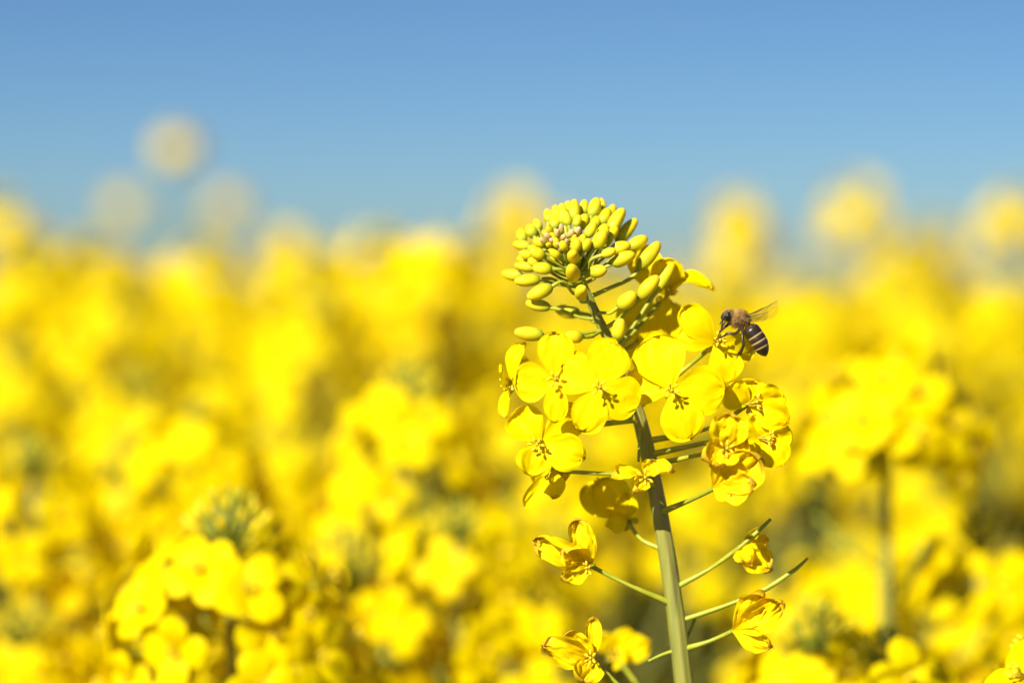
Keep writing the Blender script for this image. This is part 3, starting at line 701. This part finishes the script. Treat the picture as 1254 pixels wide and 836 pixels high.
while cnt < 292 and tries < 20000:
    tries += 1
    D = 1.0 + 3.75 * rnd.random() ** .9; hw = .18 * D + .14; x = rnd.uniform(-hw, hw)
    dmin = 0.105 if D < 1.6 else .08 if D < 2 else .085
    if any((x - a) ** 2 + (D - b) ** 2 < dmin ** 2 for a, b in taken): continue
    if D < 1.3 and abs(x / D + .098) < .05: continue          # the photo shows open shade round the low left head
    h = rnd.gauss(-.055, .03)
    if D < 1.6: h = max(-.10, min(h, -.05))
    h = min(h, 0.008 * D)
    if D < 1.9 and x / D > .07 and rnd.random() < .72: continue
    if D < 1.5 and x / D < -.13 and rnd.random() < .5: continue
    taken.append((x, D)); cnt += 1
    place('mid' if D < 1.9 else 'far', rnd.randrange(30), V((x, D, CAM.z + h)), rnd.uniform(0, 6.28))

# ------------------------------------------------------------------ the rest of the field: one mass
def field():
    rg = np.random.default_rng(5)
    tv, tf, tm = [], [], []
    for k in range(4):
        rr = random.Random(k); v, f, m = [], [], []
        for hx in range(3):
            hp = V((rr.uniform(-.08, .08), rr.uniform(-.08, .08), HP - (0 if hx == 0 else rr.uniform(.0, .12))))
            for pos, nrm, sc, ro, tt in raceme(k * 9 + hx, 13, .012, .028, .004, .05):
                mt = frame_matrix(hp + pos, nrm, sc, ro)
                for a in range(4):
                    th = a * math.pi / 2; c, s_ = math.cos(th), math.sin(th); o = len(v)
                    for (r, w, z) in ((.001, 0, 0), (.006, .0048, .0012), (.0115, 0, .001), (.006, -.0048, .0012)):
                        v.append(tuple(mt @ V((r * c - w * s_, r * s_ + w * c, z))))
                    f.append((o, o + 1, o + 2, o + 3)); m.append(0)
            o = len(v); b = V((hp.x * .2, hp.y * .2, .5 * HP))
            for p, r in ((b, .003), (hp, .0012)):
                for a in (0, 2.1, 4.2): v.append((p.x + r * math.cos(a), p.y + r * math.sin(a), p.z))
            for a in range(3): f.append((o + a, o + (a + 1) % 3, o + 3 + (a + 1) % 3, o + 3 + a)); m.append(1)
        for a in range(10):
            th = a * 2.4; z = .3 + .085 * a; L = .14 * (1.5 - z); o = len(v); c, s_ = math.cos(th), math.sin(th)
            for (r, w, dz) in ((0, 0, 0), (.5 * L, .022, .03), (L, 0, .0), (.5 * L, -.022, .03)): v.append((r * c - w * s_, r * s_ + w * c, z + dz))
            f.append((o, o + 1, o + 2, o + 3)); m.append(2)
        tv.append(np.array(v)); tf.append(np.array(f)); tm.append(np.array(m))
    pts = []
    for _ in range(4600):
        D = 4.75 * (9.5 ** rg.random()); hw = .2 * D + .8; pts.append((rg.uniform(-hw, hw), D, min(rg.normal(-.06, .035), .012 * D)))
    for _ in range(420): D = 2.3 + 2.5 * rg.random() ** .8; hw = .18 * D + .1; pts.append((rg.uniform(-hw, hw), D, min(rg.normal(-.06, .025), .0)))
    for _ in range(900):
        D = rg.uniform(.3, 4.75); sg = -1 if rg.random() < .5 else 1; x = sg * (.18 * D + .2 + rg.random() * 1.4); pts.append((x, D, min(-.03, rg.normal(-.08, .03))))
    V_, F_, M_ = [], [], []; off = 0
    for x, y, h in pts:
        k = rg.integers(4); a = rg.uniform(0, 6.28); s_ = (CAM.z + h) / HP; c, n = math.cos(a), math.sin(a)
        v = tv[k] * s_; w = np.empty_like(v); w[:, 0] = v[:, 0] * c - v[:, 1] * n + x; w[:, 1] = v[:, 0] * n + v[:, 1] * c + y; w[:, 2] = v[:, 2]
        V_.append(w); F_.append(tf[k] + off); M_.append(tm[k]); off += len(v)
    v = np.concatenate(V_).astype(np.float32); f = np.concatenate(F_).astype(np.int32); m = np.concatenate(M_).astype(np.int32)
    me = bpy.data.meshes.new('rapeseed_field'); me.vertices.add(len(v)); me.vertices.foreach_set('co', v.ravel())
    me.loops.add(f.size); me.loops.foreach_set('vertex_index', f.ravel()); me.polygons.add(len(f))
    me.polygons.foreach_set('loop_start', np.arange(0, f.size, 4, dtype=np.int32)); me.polygons.foreach_set('loop_total', np.full(len(f), 4, dtype=np.int32))
    for mm in (M['petal'], M['stem'], M['leaf']): me.materials.append(mm)
    me.polygons.foreach_set('material_index', m); me.update(calc_edges=True)
    return me
fo = bpy.data.objects.new('rapeseed_field', field()); COL.objects.link(fo)
fo['kind'] = 'stuff'; fo['label'] = 'far mass of yellow rapeseed bloom fading into the skyline'; fo['category'] = 'crop field'

# ------------------------------------------------------------------ light, sky, camera
to_sun = V((-0.46, -0.68, 0.57)).normalized()
sd = bpy.data.lights.new('sun', 'SUN'); sd.energy = 4.6; sd.angle = R(0.53); sd.color = (1.0, 0.96, 0.88)
so = bpy.data.objects.new('sun', sd); COL.objects.link(so); so.rotation_euler = (-to_sun).to_track_quat('-Z', 'Y').to_euler(); so.location = (-3, -3, 6)
w = bpy.data.worlds.new('World'); scene.world = w; w.use_nodes = True; nt = w.node_tree; nt.nodes.clear()
out = N(nt, 'ShaderNodeOutputWorld'); bg = N(nt, 'ShaderNodeBackground', Strength=0.050)
sky = N(nt, 'ShaderNodeTexSky', sky_type='NISHITA', sun_disc=False)
sky.sun_elevation = math.asin(to_sun.z); sky.sun_rotation = math.atan2(to_sun.x, to_sun.y)
sky.air_density = 1.0; sky.dust_density = 0.5; sky.ozone_density = 4.0
tc = N(nt, 'ShaderNodeTexCoord'); mp = N(nt, 'ShaderNodeMapping'); mp.inputs['Scale'].default_value = (1, 1, 1.7); mp.inputs['Location'].default_value = (0, 0, 0)
nt.links.new(tc.outputs['Generated'], mp.inputs[0]); nt.links.new(mp.outputs[0], sky.inputs[0])
tint = N(nt, 'ShaderNodeMix', data_type='RGBA', blend_type='MULTIPLY'); tint.inputs[0].default_value = 1; tint.inputs[7].default_value = (0.57, 0.76, 0.93, 1)
nt.links.new(sky.outputs[0], tint.inputs[6]); nt.links.new(tint.outputs[2], bg.inputs[0]); nt.links.new(bg.outputs[0], out.inputs[0])

cd = bpy.data.cameras.new('camera'); cd.lens = 100; cd.sensor_width = 36; cd.clip_start = 0.05; cd.clip_end = 3000
cd.dof.use_dof = True; cd.dof.focus_distance = FD - 70 * S; cd.dof.aperture_fstop = 5.4
co = bpy.data.objects.new('camera', cd); COL.objects.link(co); co.location = CAM; co.rotation_euler = (R(90) + PITCH, 0, 0); scene.camera = co
scene.view_settings.view_transform = 'Standard'; scene.view_settings.look = 'None'; scene.view_settings.exposure = 1.0; scene.view_settings.gamma = 1
scene.cycles.max_bounces = 10; scene.cycles.diffuse_bounces = 5; scene.cycles.transmission_bounces = 8; scene.cycles.transparent_max_bounces = 12
scene.cycles.use_denoising = True; scene.cycles.use_adaptive_sampling = True; scene.cycles.adaptive_threshold = 0.01
